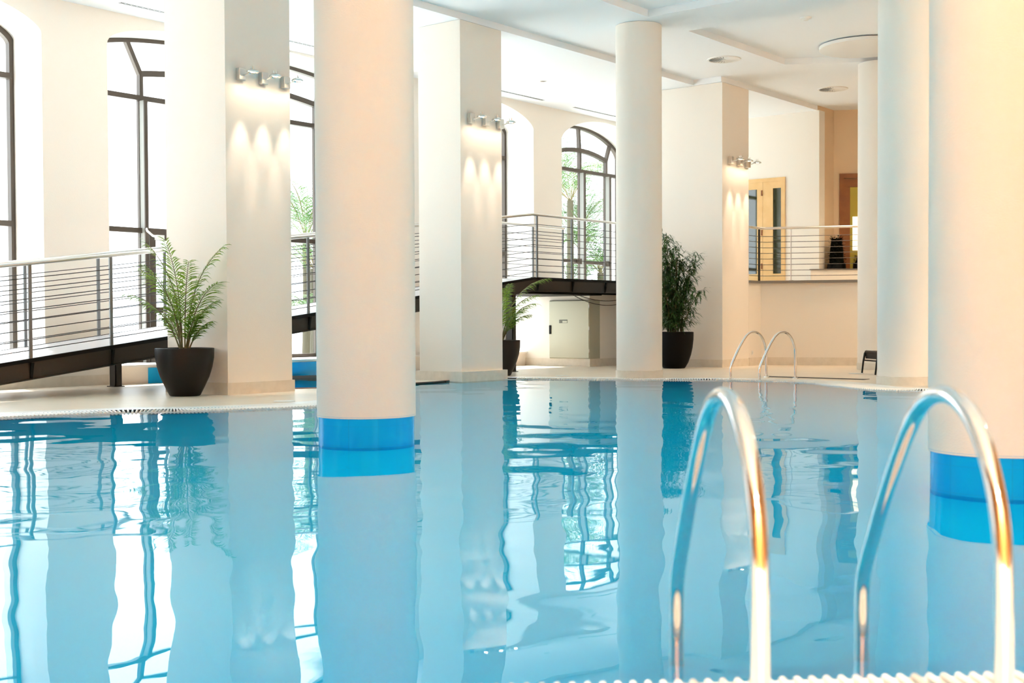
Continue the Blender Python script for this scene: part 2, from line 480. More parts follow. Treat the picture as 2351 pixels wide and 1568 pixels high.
# ------------------------------------------------------------------ window wall with arched openings
class Win:
    def __init__(s, xa, xb, zs, rise, ex, sill):
        s.xa, s.xb, s.zs, s.rise, s.ex, s.sill = xa, xb, zs, rise, ex, sill
    def top(s, x, d=0.0):
        t = (x-(s.xa+s.xb)/2)/((s.xb-s.xa)/2)
        t = min(1, abs(t))
        return s.zs+(s.rise)*(1-t*t)**s.ex-d
WINS = [Win(6.55, 10.33, 5.29, 0.50, 0.62, 0.30), Win(11.45, 17.70, 5.31, 0.50, 0.42, 0.30), Win(18.80, 22.36, 5.26, 0.48, 0.62, 0.30), Win(23.43, 27.0, 5.17, 0.58, 0.62, 1.80)]
def steps(w, n=40):
    # denser near the springing
    return [ (w.xa+w.xb)/2 - (w.xb-w.xa)/2*math.cos(PI*i/n) for i in range(n+1)]
mb = MB()
def wallstrip(mb, Y):
    x = X0
    for w in WINS:
        mb.add([(x, Y, 0), (w.xa, Y, 0), (w.xa, Y, ZL+0.3), (x, Y, ZL+0.3)], [(0, 1, 2, 3)])
        mb.add([(w.xa, Y, 0), (w.xb, Y, 0), (w.xb, Y, w.sill), (w.xa, Y, w.sill)], [(0, 1, 2, 3)])
        xs = steps(w)
        for a, b in zip(xs, xs[1:]):
            mb.add([(a, Y, w.top(a)), (b, Y, w.top(b)), (b, Y, ZL+0.3), (a, Y, ZL+0.3)], [(0, 1, 2, 3)])
        x = w.xb
    mb.add([(x, Y, 0), (X1, Y, 0), (X1, Y, ZL+0.3), (x, Y, ZL+0.3)], [(0, 1, 2, 3)])
wallstrip(mb, YW)
struct('wall_left', mb, M_WALL, fixn=False)
mb = MB(); wallstrip(mb, YG+0.35)
mb.add([(X0, YW, ZL+.3), (X1, YW, ZL+.3), (X1, YG+.35, ZL+.3), (X0, YG+.35, ZL+.3)], [(0, 1, 2, 3)])
struct('wall_left_outside', mb, M_WALLW, fixn=False)
mb = MB()
for w in WINS:
    xs = steps(w); loop = [(w.xa, w.sill)]+[(x, w.top(x)) for x in xs]+[(w.xb, w.sill)]
    n = len(loop); vs = [(x, YW, z) for x, z in loop]+[(x, YG+0.35, z) for x, z in loop]
    mb.add(vs, [(i, (i+1) % n, n+(i+1) % n, n+i) for i in range(n)])
struct('wall_window_reveals', mb, M_REVEAL, fixn=False)

def wframe(idx, w, mull, trans, inner, radial, sill_cut=None, thick=0.07, door=None):
    """one window: glass pane, outer arched frame, mullions, transoms"""
    root = empty('window_%d' % idx, ((w.xa+w.xb)/2, YG, w.sill), kind='structure')
    ox, oz = (w.xa+w.xb)/2, w.sill
    def put(mb, name, m):
        mb.v = [(a-ox, b-YG, c-oz) for a, b, c in mb.v]
        return mb.build(name, m, root)
    e = 0.16   # the frame stands back inside the reveal and its arch is a little lower
    def arch(x, d): return w.top(x, d)
    xs = steps(w, 44)
    lo = MB()
    def ring(d): 
        pts = [(w.xa+d, w.sill+0.0)]
        for x in xs:
            t = (x-(w.xa+w.xb)/2)/((w.xb-w.xa)/2)
            xx = (w.xa+w.xb)/2+t*((w.xb-w.xa)/2-d)
            pts.append((xx, w.top(x)-d*0.9))
        pts.append((w.xb-d, w.sill+0.0)); return pts
    A, B = ring(0.0), ring(thick)
    n = len(A)
    for i in range(n-1):
        (a, az), (b, bz), (c, cz), (d, dz) = A[i], A[i+1], B[i+1], B[i]
        lo.hexa([(a, YG-.05, az), (a, YG+.05, az), (d, YG+.05, dz), (d, YG-.05, dz)], [(b, YG-.05, bz), (b, YG+.05, bz), (c, YG+.05, cz), (c, YG-.05, cz)])
    lo.box(w.xa, YG-.05, w.sill, w.xb, YG+.05, w.sill+thick)
    put(lo, 'window_frame', M_FRAME)
    gl = MB(); L_ = [(x, YG+0.02, z) for x, z in ring(thick*0.5)]
    gl.add(L_, tessellate_polygon([[Vector((p[0], p[2], 0)) for p in L_]]))
    put(gl, 'window_pane', M_GLASS)
    zt = trans[0]
    for x in mull:
        q = MB(); q.box(x-0.034, YG-.165, w.sill, x+0.034, YG-.14, zt-.002); q.box(x-.042, YG-.02, w.sill, x-.0305, YG+.04, zt-.002); put(q, 'mullion', M_FRAME)
        q = MB(); q.box(x-0.03, YG-.1395, w.sill, x+0.03, YG+.045, zt-.002); put(q, 'mullion_facing', M_FRAMELIT)
    for z, h in [(t, 0.085) for t in trans]:
        q = MB(); q.box(w.xa+.03, YG-.065, z, w.xb-.03, YG+.055, z+h); put(q, 'transom', M_FRAME)
    if inner:
        xa, xb, za, zm = inner
        q = MB(); m_ = 18
        for i in range(m_):
            t0, t1 = i/m_*2-1, (i+1)/m_*2-1
            p0 = xa+(xb-xa)*(t0+1)/2; p1 = xa+(xb-xa)*(t1+1)/2
            z0 = za+(zm-za)*(1-t0*t0); z1 = za+(zm-za)*(1-t1*t1)
            q.hexa([(p0, YG-.055, z0-.05), (p1, YG-.055, z1-.05), (p1, YG+.045, z1-.05), (p0, YG+.045, z0-.05)],
                   [(p0, YG-.055, z0+.05), (p1, YG-.055, z1+.05), (p1, YG+.045, z1+.05), (p0, YG+.045, z0+.05)])
        put(q, 'arched_bar', M_FRAME)
    for (xb_, zb_, xt_) in radial:
        q = MB(); zt_ = w.top(xt_)-thick*0.6
        q.box(xb_-.035, YG-.05, trans[0]+.06, xb_+.035, YG+.04, zb_)
        q.bar((xb_, YG-.004, zb_-0.02), (xt_, YG-.004, zt_), 0.075, 0.084, (0, 1, 0))
        put(q, 'radial_bar', M_FRAME)
    return root, put
w1 = WINS[0]
wframe(1, w1, [7.8, 9.1], [4.70, 2.45], (7.8, 9.1, 5.12, 5.22), [(7.8, 5.12, 7.6), (9.1, 5.12, 9.3)])
r2, put2 = wframe(2, WINS[1], [12.62, 16.55], [4.68, 2.47], (12.62, 16.55, 5.13, 5.28), [(12.62, 5.14, 12.36), (14.6, 5.28, 14.6), (16.55, 5.14, 16.8)])
# garden door inside the second window
q = MB(); q.box(12.72, YG-.09, 0.30, 12.84, YG+.06, 2.36); q.box(12.72, YG-.09, 2.36, 14.32, YG+.06, 2.56); q.box(14.2, YG-.09, 0.30, 14.32, YG+.06, 2.36); q.box(12.84, YG-.08, 1.13, 14.2, YG+.05, 1.23)
put2(q, 'door_frame', M_FRAME)
q = MB(); q.tube([(12.62, YG-.14, 2.55), (12.58, YG-.22, 2.50), (12.66, YG-.26, 2.42), (12.8, YG-.22, 2.40)], 0.02, 8); q.box(12.76, YG-.25, 2.36, 12.90, YG-.17, 2.44)
put2(q, 'door_closer', M_WHITE)
q = MB(); q.box(14.42, YG-.05, 0.3, 14.50, YG+.05, 4.68); put2(q, 'mullion', M_FRAME)
wframe(3, WINS[2], [19.95, 21.2], [4.64, 2.47], (19.95, 21.2, 5.12, 5.22), [(19.95, 5.12, 19.8), (21.2, 5.12, 21.35)])
r4, put4 = wframe(4, WINS[3], [25.30, 26.42], [4.62, 2.5][:1], (24.15, 26.42, 5.02, 5.17), [(24.15, 5.02, 24.0), (25.28, 5.16, 25.24), (26.42, 5.02, 26.62)])
q = MB(); q.box(23.5, YG-.12, 2.40, 25.22, YG-.04, 2.48); q.box(25.36, YG-.12, 2.38, 26.35, YG-.04, 2.46); q.box(25.0, YG-.15, 2.37, 25.18, YG-.03, 2.50); q.box(26.22, YG-.15, 2.35, 26.38, YG-.03, 2.48)
put4(q, 'push_bar', M_FRAME)

# low wall under the windows, with a stone coping, blue tiles behind the shallow pool
mb = MB(); mb.box(11.48, 16.98, 0, 21.8, YW, 0.27); struct('wall_sill_base', mb, M_WALL)
mb = MB(); mb.box(11.40, 16.93, 0.27, 21.8, YW+0.95, 0.302); struct('trim_4', mb, M_CAP if False else M_STONE)
mb = MB(); mb.box(12.0, 16.965, 0.0, 16.6, 16.98, 0.25); struct('trim_5', mb, M_BLUE)
mb = MB(); mb.box(X0, YW-.015, 0, 11.40, YW, 0.16); mb.box(21.8, YW-.015, 0, 22, YW, .16); struct('baseboard_left', mb, M_SKIRT)

# ------------------------------------------------------------------ ceilings
def flatpoly(mb, polys, z):
    polys = [[Vector((p[0], p[1], 0)) for p in q] for q in polys]
    fl = [p for q in polys for p in q]
    mb.add([(p.x, p.y, z) for p in fl], tessellate_polygon(polys))
def riser(mb, pts, z0, z1, closed=False):
    n = len(pts); rng = range(n if closed else n-1)
    for i in rng:
        a, b = pts[i], pts[(i+1) % n]
        mb.add([(a[0], a[1], z0), (b[0], b[1], z0), (b[0], b[1], z1), (a[0], a[1], z1)], [(0, 1, 2, 3)])
XB = 22.81    # where the beam line jogs to the far pillar
mb = MB()
low = [(X0, YA), (XB-.04, YA), (XB-.04, YC), (28.15, YC), (28.15, 14.8), (X1, 14.8), (X1, YW+.05), (X0, YW+.05)]
flatpoly(mb, [low], ZL)
struct('ceiling_low', mb, M_CEIL)
mb = MB(); riser(mb, [(X0, YA), (XB-.04, YA), (XB-.04, YC), (28.15, YC)], ZL, ZM+.01); struct('trim_6', mb, M_CEIL)
rec1 = [(X0+1, 2.0), (17.6, 2.0), (17.6, 11.13), (X0+1, 11.13)]
rec2 = [(18.88, 2.0), (27.9, 2.0), (22.54, 11.13), (18.88, 11.13)]
mb = MB()
flatpoly(mb, [[(X0, YR), (X1, YR), (X1, 14.8), (28.15, 14.8), (28.15, YC), (XB-.04, YC), (XB-.04, YA), (X0, YA)], rec1, rec2], ZM)
struct('ceiling', mb, M_CEIL)
for k, rc in ((7, rec1), (8, rec2)):
    mb = MB(); riser(mb, rc, ZM, ZR, True); flatpoly(mb, [rc], ZR); struct('ceiling_recess_%d' % (k-6), mb, M_CEIL)

# ------------------------------------------------------------------ far walls, balcony
S = Vector((24.525, 12.60)); dB = Vector((0.39, -0.92)).normalized()
dB = (Vector((25.281, 10.805))-Vector((24.525, 12.558))).normalized()
def bw(t): p = Vector((24.502, 12.652))+dB*t; return (p.x, p.y)
B0 = bw(0); B1 = bw(12)
mb = MB(); nrm = Vector((-dB.y, dB.x))*-1
mb.prism([B0, B1, (B1[0]+.3, B1[1]+.13), (B0[0]+.3, B0[1]+.13)], 0, 1.76); struct('wall_balcony_front', mb, M_WALL)
mb = MB()
ba = [(B0[0]-0.015*1, B0[1]-.006), (B1[0]-.015, B1[1]-.006), (B1[0], B1[1]), (B0[0], B0[1])]
mb.prism(ba, 0, 0.17); struct('baseboard_back', mb, M_SKIRT)
mb = MB(); mb.box(23.95, YC, 0, 24.62, YC+.3, 1.76); struct('wall_balcony_side', mb, M_WALL)
mb = MB(); mb.box(23.95, YC-.015, 0, 24.53, YC, 0.17); struct('baseboard_side', mb, M_SKIRT)
# balcony slab with a thin grey stone edge
mb = MB()
fr = [(23.95, YC-.05), (B0[0]-.07, B0[1]-.03), (B1[0]-.07, B1[1]-.03)]
mb.prism([fr[0], fr[1], fr[2], (X1, B1[1]), (X1, 16.9), (23.95, 16.9)], 1.76, 1.815)
struct('floor_balcony', mb, M_CAP)
mb = MB(); mb.prism([(24.1, YC+.12), (B0[0]+.15, B0[1]+.1), (B1[0]+.15, B1[1]), (X1-.1, B1[1]), (X1-.1, 16.8), (24.1, 16.8)], 1.815, 1.825)
struct('floor_balcony_finish', mb, M_SKIRT)
XD = 27.3
mb = MB(); mb.box(XD, 12.6, 1.8, XD+.3, YW, ZL); struct('wall_door_white', mb, M_WALLW)
mb = MB(); mb.box(XD+.02, YC-.02, 1.8, 28.2, YC+.3, ZM); struct('wall_balcony_end', mb, M_WARM)
dD = Vector((0.5, -0.866)); K = Vector((28.154, 12.65))
def dw(t, o=0.0): p = K+dD*t+Vector((-0.866, -0.5))*o; return (p.x, p.y)
mb = MB(); mb.prism([dw(0), dw(9), dw(9, -.3), dw(0, -.3)], 1.8, ZM); struct('wall_back', mb, M_WARM)
mb = MB(); mb.prism([(X1-.2, YR), (X1, YR), (X1, 16.9), (X1-.2, 16.9)], 0, ZM); struct('wall_far', mb, M_WARM)
mb = MB(); mb.box(X0, YR-.2, 0, X1, YR, ZR); struct('wall_right', mb, M_TIMBER)
mb = MB(); mb.box(X0-.2, YR, 0, X0, 14.8, ZR); struct('wall_near', mb, M_TIMBER)
# low planter ledge on the balcony
mb = MB(); mb.prism([dw(-.58, .82), dw(5, .82), dw(5, .32), dw(-.3, .32)], 1.82, 2.13); struct('wall_ledge', mb, M_WALL)
mb = MB(); mb.prism([dw(-.61, .85), dw(5, .85), dw(5, .30), dw(-.3, .30)], 2.13, 2.155); struct('trim_7', mb, M_CAP)

# cream block under the platform
mb = MB(); mb.box(22.16, 15.26, 0, 26.9, YW, 1.53); mb.box(21.80, 16.31, 0, 22.159, YW, 1.53); mb.box(21.80, 15.26, 0, 22.159, 16.309, .160); mb.box(21.80, 15.26, 1.415, 22.159, 16.309, 1.53); struct('wall_under_platform', mb, M_WALL)
mb = MB(); mb.box(21.80, 15.245, 0, 26.9, 15.26, .165); mb.box(21.785, 15.245, 0, 21.80, YW, .165); struct('baseboard_platform', mb, M_SKIRT)

# ------------------------------------------------------------------ square pillars
def pillar(xa, xb, ya, yb, ztop, label, skirt=(0, .16), off=.025):
    r_ = empty('square_pillar', (xa, ya, 0), label, 'pillar', None, 'thing')
    m_ = MB(); m_.box(0, 0, -1.35 if skirt[0] < 0 else 0, xb-xa, yb-ya, ztop); m_.build('shaft', M_WALLW if False else M_WALL, r_)
    m_ = MB(); m_.box(-off, -off, skirt[0], xb-xa+off, yb-ya+off, skirt[1]); m_.build('baseboard', M_SKIRT, r_)
    return r_
pillar(10.645, 11.768, YA, 14.6, ZL-.004, 'square cream pillar rising behind the left potted palm, lamps on its face')
pb = pillar(15.383, 16.439, YA, 14.22, ZL-.004, 'square cream pillar standing half in the water beside the palm under the platform', (-2.88, .15), .06)
pillar(22.81, 23.945, YC, 14.35, ZL-.004, 'square pillar beside the balcony, behind the bushy bamboo plant', off=.004)

# ------------------------------------------------------------------ round columns
def column(x, y, r_, ztop, wet, label):
    e = empty('round_column', (x, y, 0), label, 'column', None, 'thing')
    m_ = MB(); m_.lathe([(r_, 0.21 if wet else 0), (r_, ztop)], 72); m_.build('shaft', M_WALL, e)
    if wet:
        m_ = MB(); m_.lathe([(r_-0.012, -2.89), (r_-0.012, 0.205), (r_+.001, 0.222)], 72); m_.build('tile_band', M_BLUE, e, 'glossy blue tiled foot standing in the water')
    else:
        m_ = MB(); m_.lathe([(r_, 0.13), (r_+.014, 0.125), (r_+.014, 0.0)], 72); m_.build('baseboard', M_SKIRT, e)
    return e
column(7.098, 7.144, 0.393, ZR, True, 'thick round cream column with blue tiled foot, standing alone in the pool')
column(7.243, 2.242, 0.393, ZR, True, 'round cream column with blue tiled foot behind the chrome handrails')
column(18.038, 11.599, 0.388, ZM-.004, False, 'round pale column on the far pool edge between the palm and the bamboo')
column(18.188, 7.028, 0.398, ZM-.004, False, 'round column on the pool edge hiding most of the black lounger')
column(23.628, 9.67, 0.39, ZM-.004, False, 'slim-looking round column behind the black lounger, by the balcony')

# ------------------------------------------------------------------ ramp and platform
RY0, RY1 = 14.85, 16.62
def rz(x): return min(1.815, 0.509+0.1235*(x-8.73))
XK = 8.73+(1.815-0.509)/0.1235   # top of the slope
ramp = empty('access_ramp', (4.7, RY0, 0), 'brown steel ramp with pale decking climbing to a platform under the windows', 'ramp')
def rput(m_, name, mt, par=ramp, o=(4.7, RY0, 0)):
    m_.v = [(a-o[0], b-o[1], c-o[2]) for a, b, c in m_.v]; return m_.build(name, mt, par)
xs_r = [4.62, 6.80, XK, 26.9]
m_ = MB()
for a, b in zip(xs_r, xs_r[1:]):
    m_.hexa([(a, RY0+.03, rz(a)-.03), (b, RY0+.03, rz(b)-.03), (b, RY1-.03, rz(b)-.03), (a, RY1-.03, rz(a)-.03)], [(a, RY0+.03, rz(a)), (b, RY0+.03, rz(b)), (b, RY1-.03, rz(b)), (a, RY1-.03, rz(a))])
rput(m_, 'deck', M_DECK)
for Y in (RY0, RY1):
    m_ = MB()
    for a, b in zip(xs_r, xs_r[1:]):
        m_.hexa([(a, Y-.02, rz(a)-.045), (b, Y-.02, rz(b)-.045), (b, Y+.03, rz(b)-.045), (a, Y+.03, rz(a)-.045)], [(a, Y-.02, rz(a)+.004), (b, Y-.02, rz(b)+.004), (b, Y+.03, rz(b)+.004), (a, Y+.03, rz(a)+.004)])
    rput(m_, 'deck_edge', M_EDGE)
    m_ = MB()
    for a, b in zip(xs_r, xs_r[1:]):
        lo0, lo1 = max(0.0, rz(a)-.27), rz(b)-.27
        m_.hexa([(a, Y, lo0), (b, Y, lo1), (b, Y+.02, lo1), (a, Y+.02, lo0)], [(a, Y, rz(a)-.04), (b, Y, rz(b)-.04), (b, Y+.02, rz(b)-.04), (a, Y+.02, rz(a)-.04)])
        m_.hexa([(a, Y-.035, lo0), (b, Y-.035, lo1), (b, Y+.04, lo1), (a, Y+.04, lo0)], [(a, Y-.035, lo0+.014), (b, Y-.035, lo1+.014), (b, Y+.04, lo1+.014), (a, Y+.04, lo0+.014)])
    rput(m_, 'side_beam', M_BEAM)
NEARX = [5.16+1.19*k for k in range(13)]+[20.6, 21.78, 22.95, 24.1, 25.3]
for x in NEARX:
    if x < 6.5: continue
    m_ = MB(); z = rz(x)
    m_.add([(x-.02, RY0-.018, z-.05), (x+.02, RY0-.018, z-.05), (x+.02, RY0-.05, z-.05), (x-.02, RY0-.05, z-.05), (x-.015, RY0-.005, z-.255), (x+.015, RY0-.005, z-.255), (x+.015, RY0-.012, z-.255), (x-.015, RY0-.012, z-.255)],
           [(0, 1, 2, 3), (4, 7, 6, 5), (0, 4, 5, 1), (1, 5, 6, 2), (2, 6, 7, 3), (3, 7, 4, 0)])
    rput(m_, 'bracket', M_EDGE)
m_ = MB(); m_.box(19.0, RY0+.03, 1.50, 21.7, RY1-.01, 1.535); rput(m_, 'cross_panel', M_EDGE)
for (x, y, zt) in ((11.12, 16.55, rz(11.1)-.26), (18.78, 14.98, rz(18.78)-.26), (18.78, 16.5, rz(18.78)-.26), (16.5, 16.5, rz(16.5)-.26), (7.4, 16.5, rz(7.4)-.26)):
    m_ = MB(); m_.box(x-.055, y-.075, 0.008, x+.055, y-.065, zt); m_.box(x-.055, y+.065, 0.008, x+.055, y+.075, zt); m_.box(x-.004, y-.07, 0.008, x+.004, y+.07, zt)
    m_.box(x-.055, y-.075, .008, x-.045, y+.075, zt)
    m_.box(x-.09, y-.10, 0.0, x+.09, y+.10, 0.012); rput(m_, 'leg', M_BEAM)

def railing(name, path, posts, label, height=1.22, rods=8, hw=0.027, pw=.045, handmat=None, postmat=None, cat='railing'):
    """path: 3D deck points; posts: 3D foot points"""
    o = path[0]
    e = empty(name, o, label, cat)
    def put(m_, nm, mt):
        m_.v = [(a-o[0], b-o[1], c-o[2]) for a, b, c in m_.v]; return m_.build(nm, mt, e)
    m_ = MB(); m_.tube([(p[0], p[1], p[2]+height) for p in path], hw, 12); put(m_, 'handrail', handmat or M_SATIN)
    for k in range(rods):
        h = 0.075+(height-0.16)*(k)/(rods)+0.03
        m_ = MB(); m_.tube([(p[0], p[1], p[2]+h) for p in path], 0.0065, 6); put(m_, 'rod', M_ROD)
    for p in posts:
        m_ = MB(); m_.box(p[0]-pw/2, p[1]-.012, p[2]-.0, p[0]+pw/2, p[1]+.012, p[2]+height-.02); m_.tube([(p[0], p[1], p[2]+height-.03), (p[0], p[1], p[2]+height-.005)], .012, 8)
        put(m_, 'post', postmat or M_POST)
    return e
zz = 0.004
railing('railing', [(5.16, RY0+.005, rz(5.16)+zz), (XK, RY0+.005, rz(XK)+zz), (26.0, RY0+.005, 1.815+zz)], [(x, RY0+.005, rz(x)+zz) for x in NEARX],
        'steel railing with thin rods along the pool side of the ramp and platform')
FARX = [6.11+1.19*k for k in range(14)]+[22.68]
railing('railing', [(6.11, RY1-.02, rz(6.11)+zz), (XK, RY1-.02, rz(XK)+zz), (22.72, RY1-.02, 1.815+zz)], [(x, RY1-.02, rz(x)+zz) for x in FARX],
        'steel railing with thin rods on the window side of the ramp, behind the other railing')
# balcony railing
bp = [(23.97, YC-.0, 1.815), (24.42, YC+.0, 1.815), (bw(.12)[0]+.03, bw(.12)[1], 1.815), (bw(9)[0]+.03, bw(9)[1], 1.815)]
e = railing('railing', bp, [(24.42, YC+.0, 1.815)], 'balcony railing with eight thin rods above the far peach wall', height=1.13, pw=.06, postmat=M_BEAM)
for t in (0.62, 2.95, 4.9, 7.0):
    p = bw(t); m_ = MB(); m_.tube([(p[0]+.03, p[1], 1.815), (p[0]+.03, p[1], 2.92)], .011, 8); m_.lathe([(.05, 0), (.05, .012), (.012, .02)], 16, (p[0]+.03, p[1], 1.815))
    m_.v = [(a-bp[0][0], b-bp[0][1], c-bp[0][2]) for a, b, c in m_.v]; m_.build('post', M_SATIN, e)

# hanging cables under the platform
for k, (xa, xb, sag, lab) in enumerate(((20.75, 23.2, .17, 'thin cable sagging under the platform, the upper of two loops'), (20.7, 23.5, .26, 'thin cable sagging lowest under the platform above the cabinet'))):
    m_ = MB(); pts = []
    for i in range(21):
        t = i/20; pts.append((xa+(xb-xa)*t, 14.97+.05*k, 1.56-sag*(1-(2*t-1)**2)))
    m_.tube(pts, .008, 6); o = m_.build('cable', M_BEAM); tag(o, lab, 'cable', None)

# ------------------------------------------------------------------ electric cabinet
cab = empty('electrical_cabinet', (21.76, 15.76, 0.16), 'grey green metal cabinet fixed to the wall under the platform', 'cabinet')
def cput(m_, nm, mt, par=cab, o=(21.76, 15.76, .16), lab=None):
    m_.v = [(a-o[0], b-o[1], c-o[2]) for a, b, c in m_.v]; return m_.build(nm, mt, par, lab)
m_ = MB(); m_.box(21.765, 15.235, .165, 22.15, 16.30, 1.41, .006); cput(m_, 'body', M_CAB)
m_ = MB(); m_.box(21.745, 15.245, .18, 21.768, 16.29, 1.40, .006); dr = cput(m_, 'door', M_CAB)
m_ = MB(); m_.box(21.725, 16.235, .69, 21.75, 16.285, .88, .005); cput(m_, 'handle', M_BLK, dr, (0, 0, 0), 'black handle')
cab_h = dr
for c_ in dr.children: c_.location = (-21.76, -15.76, -.16)
m_ = MB(); m_.box(21.741, 15.80, .925, 21.747, 16.02, 1.00); q_ = cput(m_, 'label_plate', M_GREY, dr, (0, 0, 0)); q_.location = (-21.76, -15.76, -.16)
m_ = MB(); m_.box(21.7385, 15.81, .932, 21.7412, 15.93, .975); q_ = cput(m_, 'label_plate', M_CAB, dr, (0, 0, 0)); q_.location = (-21.76, -15.76, -.16)
for z in (.30, .78, 1.25):
    m_ = MB(); m_.tube([(21.75, 15.24, z), (21.75, 15.24, z+.07)], .008, 8); cput(m_, 'hinge', M_SATIN)

# ------------------------------------------------------------------ spotlights on the pillars
def make_spot():
    e = empty('wall_spotlight', (0, 0, 0), 'x', 'wall lamp')
    m_ = MB(); m_.box(-.055, -.085, -.08, .055, -.0, .08, .006); m_.build('mounting_box', M_SATIN, e)
    m_ = MB(); m_.tube([(0, -.085, -.015), (.01, -.13, -.012), (.015, -.17, .0), (.02, -.20, .01)], .009, 8)
    m_.build('arm', M_STEEL, e)
    c = (0.03, -.25, .012)
    m_ = MB(); m_.lathe([(.0, .040), (.03, .036), (.062, .022), (.080, .006), (.082, -.012), (.074, -.014), (.060, .0), (.02, .008)], 28, c); sh = m_.build('shade', M_STEEL, e)
    m_ = MB(); m_.lathe([(.0, -.006), (.03, -.006), (.034, .004)], 20, c); m_.build('bulb', M_BULB, sh)
    m_ = MB()
    for k in range(3):
        a = 2*PI*k/3; x_, y_ = c[0]+.02*math.cos(a), c[1]+.02*math.sin(a)
        m_.tube([(x_, y_, .045), (x_+.006*math.cos(a), y_+.006*math.sin(a), .085)], [.007, .004], 6)
    m_.build('cap', M_STEEL, e)
    l = bpy.data.lights.new('spot', 'SPOT'); l.energy = SPOT_W; l.color = (1.0, 0.80, 0.62); l.spot_size = R(31); l.spot_blend = 0.85; l.shadow_soft_size = 0.012
    lo = bpy.data.objects.new('lamp_light', l); COL.objects.link(lo); lo.parent = e; lo.location = (c[0]-.01, c[1]+.01, -.03); lo.rotation_euler = (R(8), 0, 0)
    l = bpy.data.lights.new('spill', 'SPOT'); l.energy = SPOT_W*.034; l.color = (1.0, 0.78, 0.62); l.spot_size = R(150); l.spot_blend = 0.5; l.shadow_soft_size = 0.03
    lo = bpy.data.objects.new('spill_light', l); COL.objects.link(lo); lo.parent = e; lo.location = (c[0]-.01, c[1]+.01, -.035); lo.rotation_euler = (R(4), 0, 0)
    return e
SPOT_W = 21.5
first = make_spot()
where = ['leftmost', 'middle', 'rightmost']
desc = ['of the three chrome spotlights on the pillar behind the left palm', 'of the three chrome spotlights on the pillar standing in the water', 'of the three chrome spotlights on the pillar beside the balcony']
k = 0
for pi_, (xs_, y_) in enumerate((([10.873, 11.26, 11.654], YA), ([15.60, 15.977, 16.353], YA), ([23.10, 23.47, 23.83], YC))):
    for j, x in enumerate(xs_):
        e = first if k == 0 else copy_tree(first)
        e.location = (x, y_, 4.265); e['label'] = where[j]+' '+desc[pi_]; e['group'] = 'spotlights on pillar faces'; k += 1

# ------------------------------------------------------------------ ceiling fittings
def vent(x, y, z, r_, label):
    e = empty('air_diffuser', (x, y, z), label, 'vent', 'round swirl vents in the ceiling')
    m_ = MB(); m_.lathe([(r_*1.12, -.001), (r_*1.1, -.014), (r_*.97, -.016), (r_*.95, .0)], 40); m_.build('frame', M_WHITE, e)
    m_ = MB(); m_.lathe([(0, -.002), (r_*.97, -.002)], 40); m_.build('backing', M_POST, e)
    m_ = MB(); n = 26
    for i in range(n):
        a = 2*PI*i/n; b = a+2*PI/n*0.80
        p = [(r_*.12*math.cos(a), r_*.12*math.sin(a), -.006), (r_*.96*math.cos(a), r_*.96*math.sin(a), -.005), (r_*.96*math.cos(b), r_*.96*math.sin(b), -.014), (r_*.12*math.cos(b), r_*.12*math.sin(b), -.009)]
        m_.add(p+[(q[0], q[1], q[2]-.002) for q in p], [(0, 1, 2, 3), (7, 6, 5, 4), (0, 4, 5, 1), (2, 6, 7, 3), (1, 5, 6, 2)])
    m_.lathe([(0, -.02), (r_*.14, -.016), (r_*.14, -.004)], 16)
    m_.build('blades', M_WHITE, e)
vent(21.34, 11.80, ZM, .29, 'round white swirl vent in the ceiling left of the hanging disc')
vent(25.56, 11.49, ZM, .29, 'round white swirl vent in the ceiling over the far balcony')
def disc_fitting(name, x, y, z, prof, m, label, cat):
    e_ = MB(); e_.lathe(prof, 36); o = e_.build(name, m); o.location = (x, y, z); tag(o, label, cat); return o
disc_fitting('smoke_detector', 19.75, 9.36, ZR, [(0, -.05), (.04, -.05), (.055, -.03), (.09, -.022), (.095, 0)], M_WHITE, 'small white smoke detector in the recessed ceiling', 'detector')
# downlight near the window wall
def downlight(x, y, z, label, light=0, col=(1, .72, .45), size=100, r_=.07, glow=0.0):
    e = empty('downlight', (x, y, z), label, 'ceiling light')
    m_ = MB(); m_.lathe([(r_, -.0), (r_, -.008), (r_*.8, -.010), (r_*.78, .0)], 28); m_.build('rim', M_SATIN, e)
    m_ = MB(); m_.lathe([(0, -.002), (r_*.8, -.002)], 24); m_.build('lens', M_BULB if glow else M_DARK, e)
    if light:
        l = bpy.data.lights.new('down', 'SPOT'); l.energy = light; l.color = col; l.spot_size = R(size); l.spot_blend = 1.0; l.shadow_soft_size = .05
        lo = bpy.data.objects.new('lamp_light', l); COL.objects.link(lo); lo.parent = e; lo.location = (0, 0, -.03)
    return e
downlight(20.4, 15.41, ZL, 'small recessed chrome downlight in the low ceiling before the windows')
# hanging disc
e = empty('ceiling_disc', (22.35, 9.42, 5.98), 'large round white panel hung just under the recessed ceiling', 'ceiling panel')
m_ = MB(); m_.lathe([(0, -.0), (.80, 0), (.82, .01), (.82, .065), (.80, .07), (0, .07)], 72); m_.build('panel', M_WHITE, e)
m_ = MB(); m_.lathe([(.35, .07), (.35, .09)], 24); m_.build('hanger', M_WHITE, e)
downlight(22.62, 9.17, 5.979, 'dark recessed spot in the round hanging panel', r_=.06)
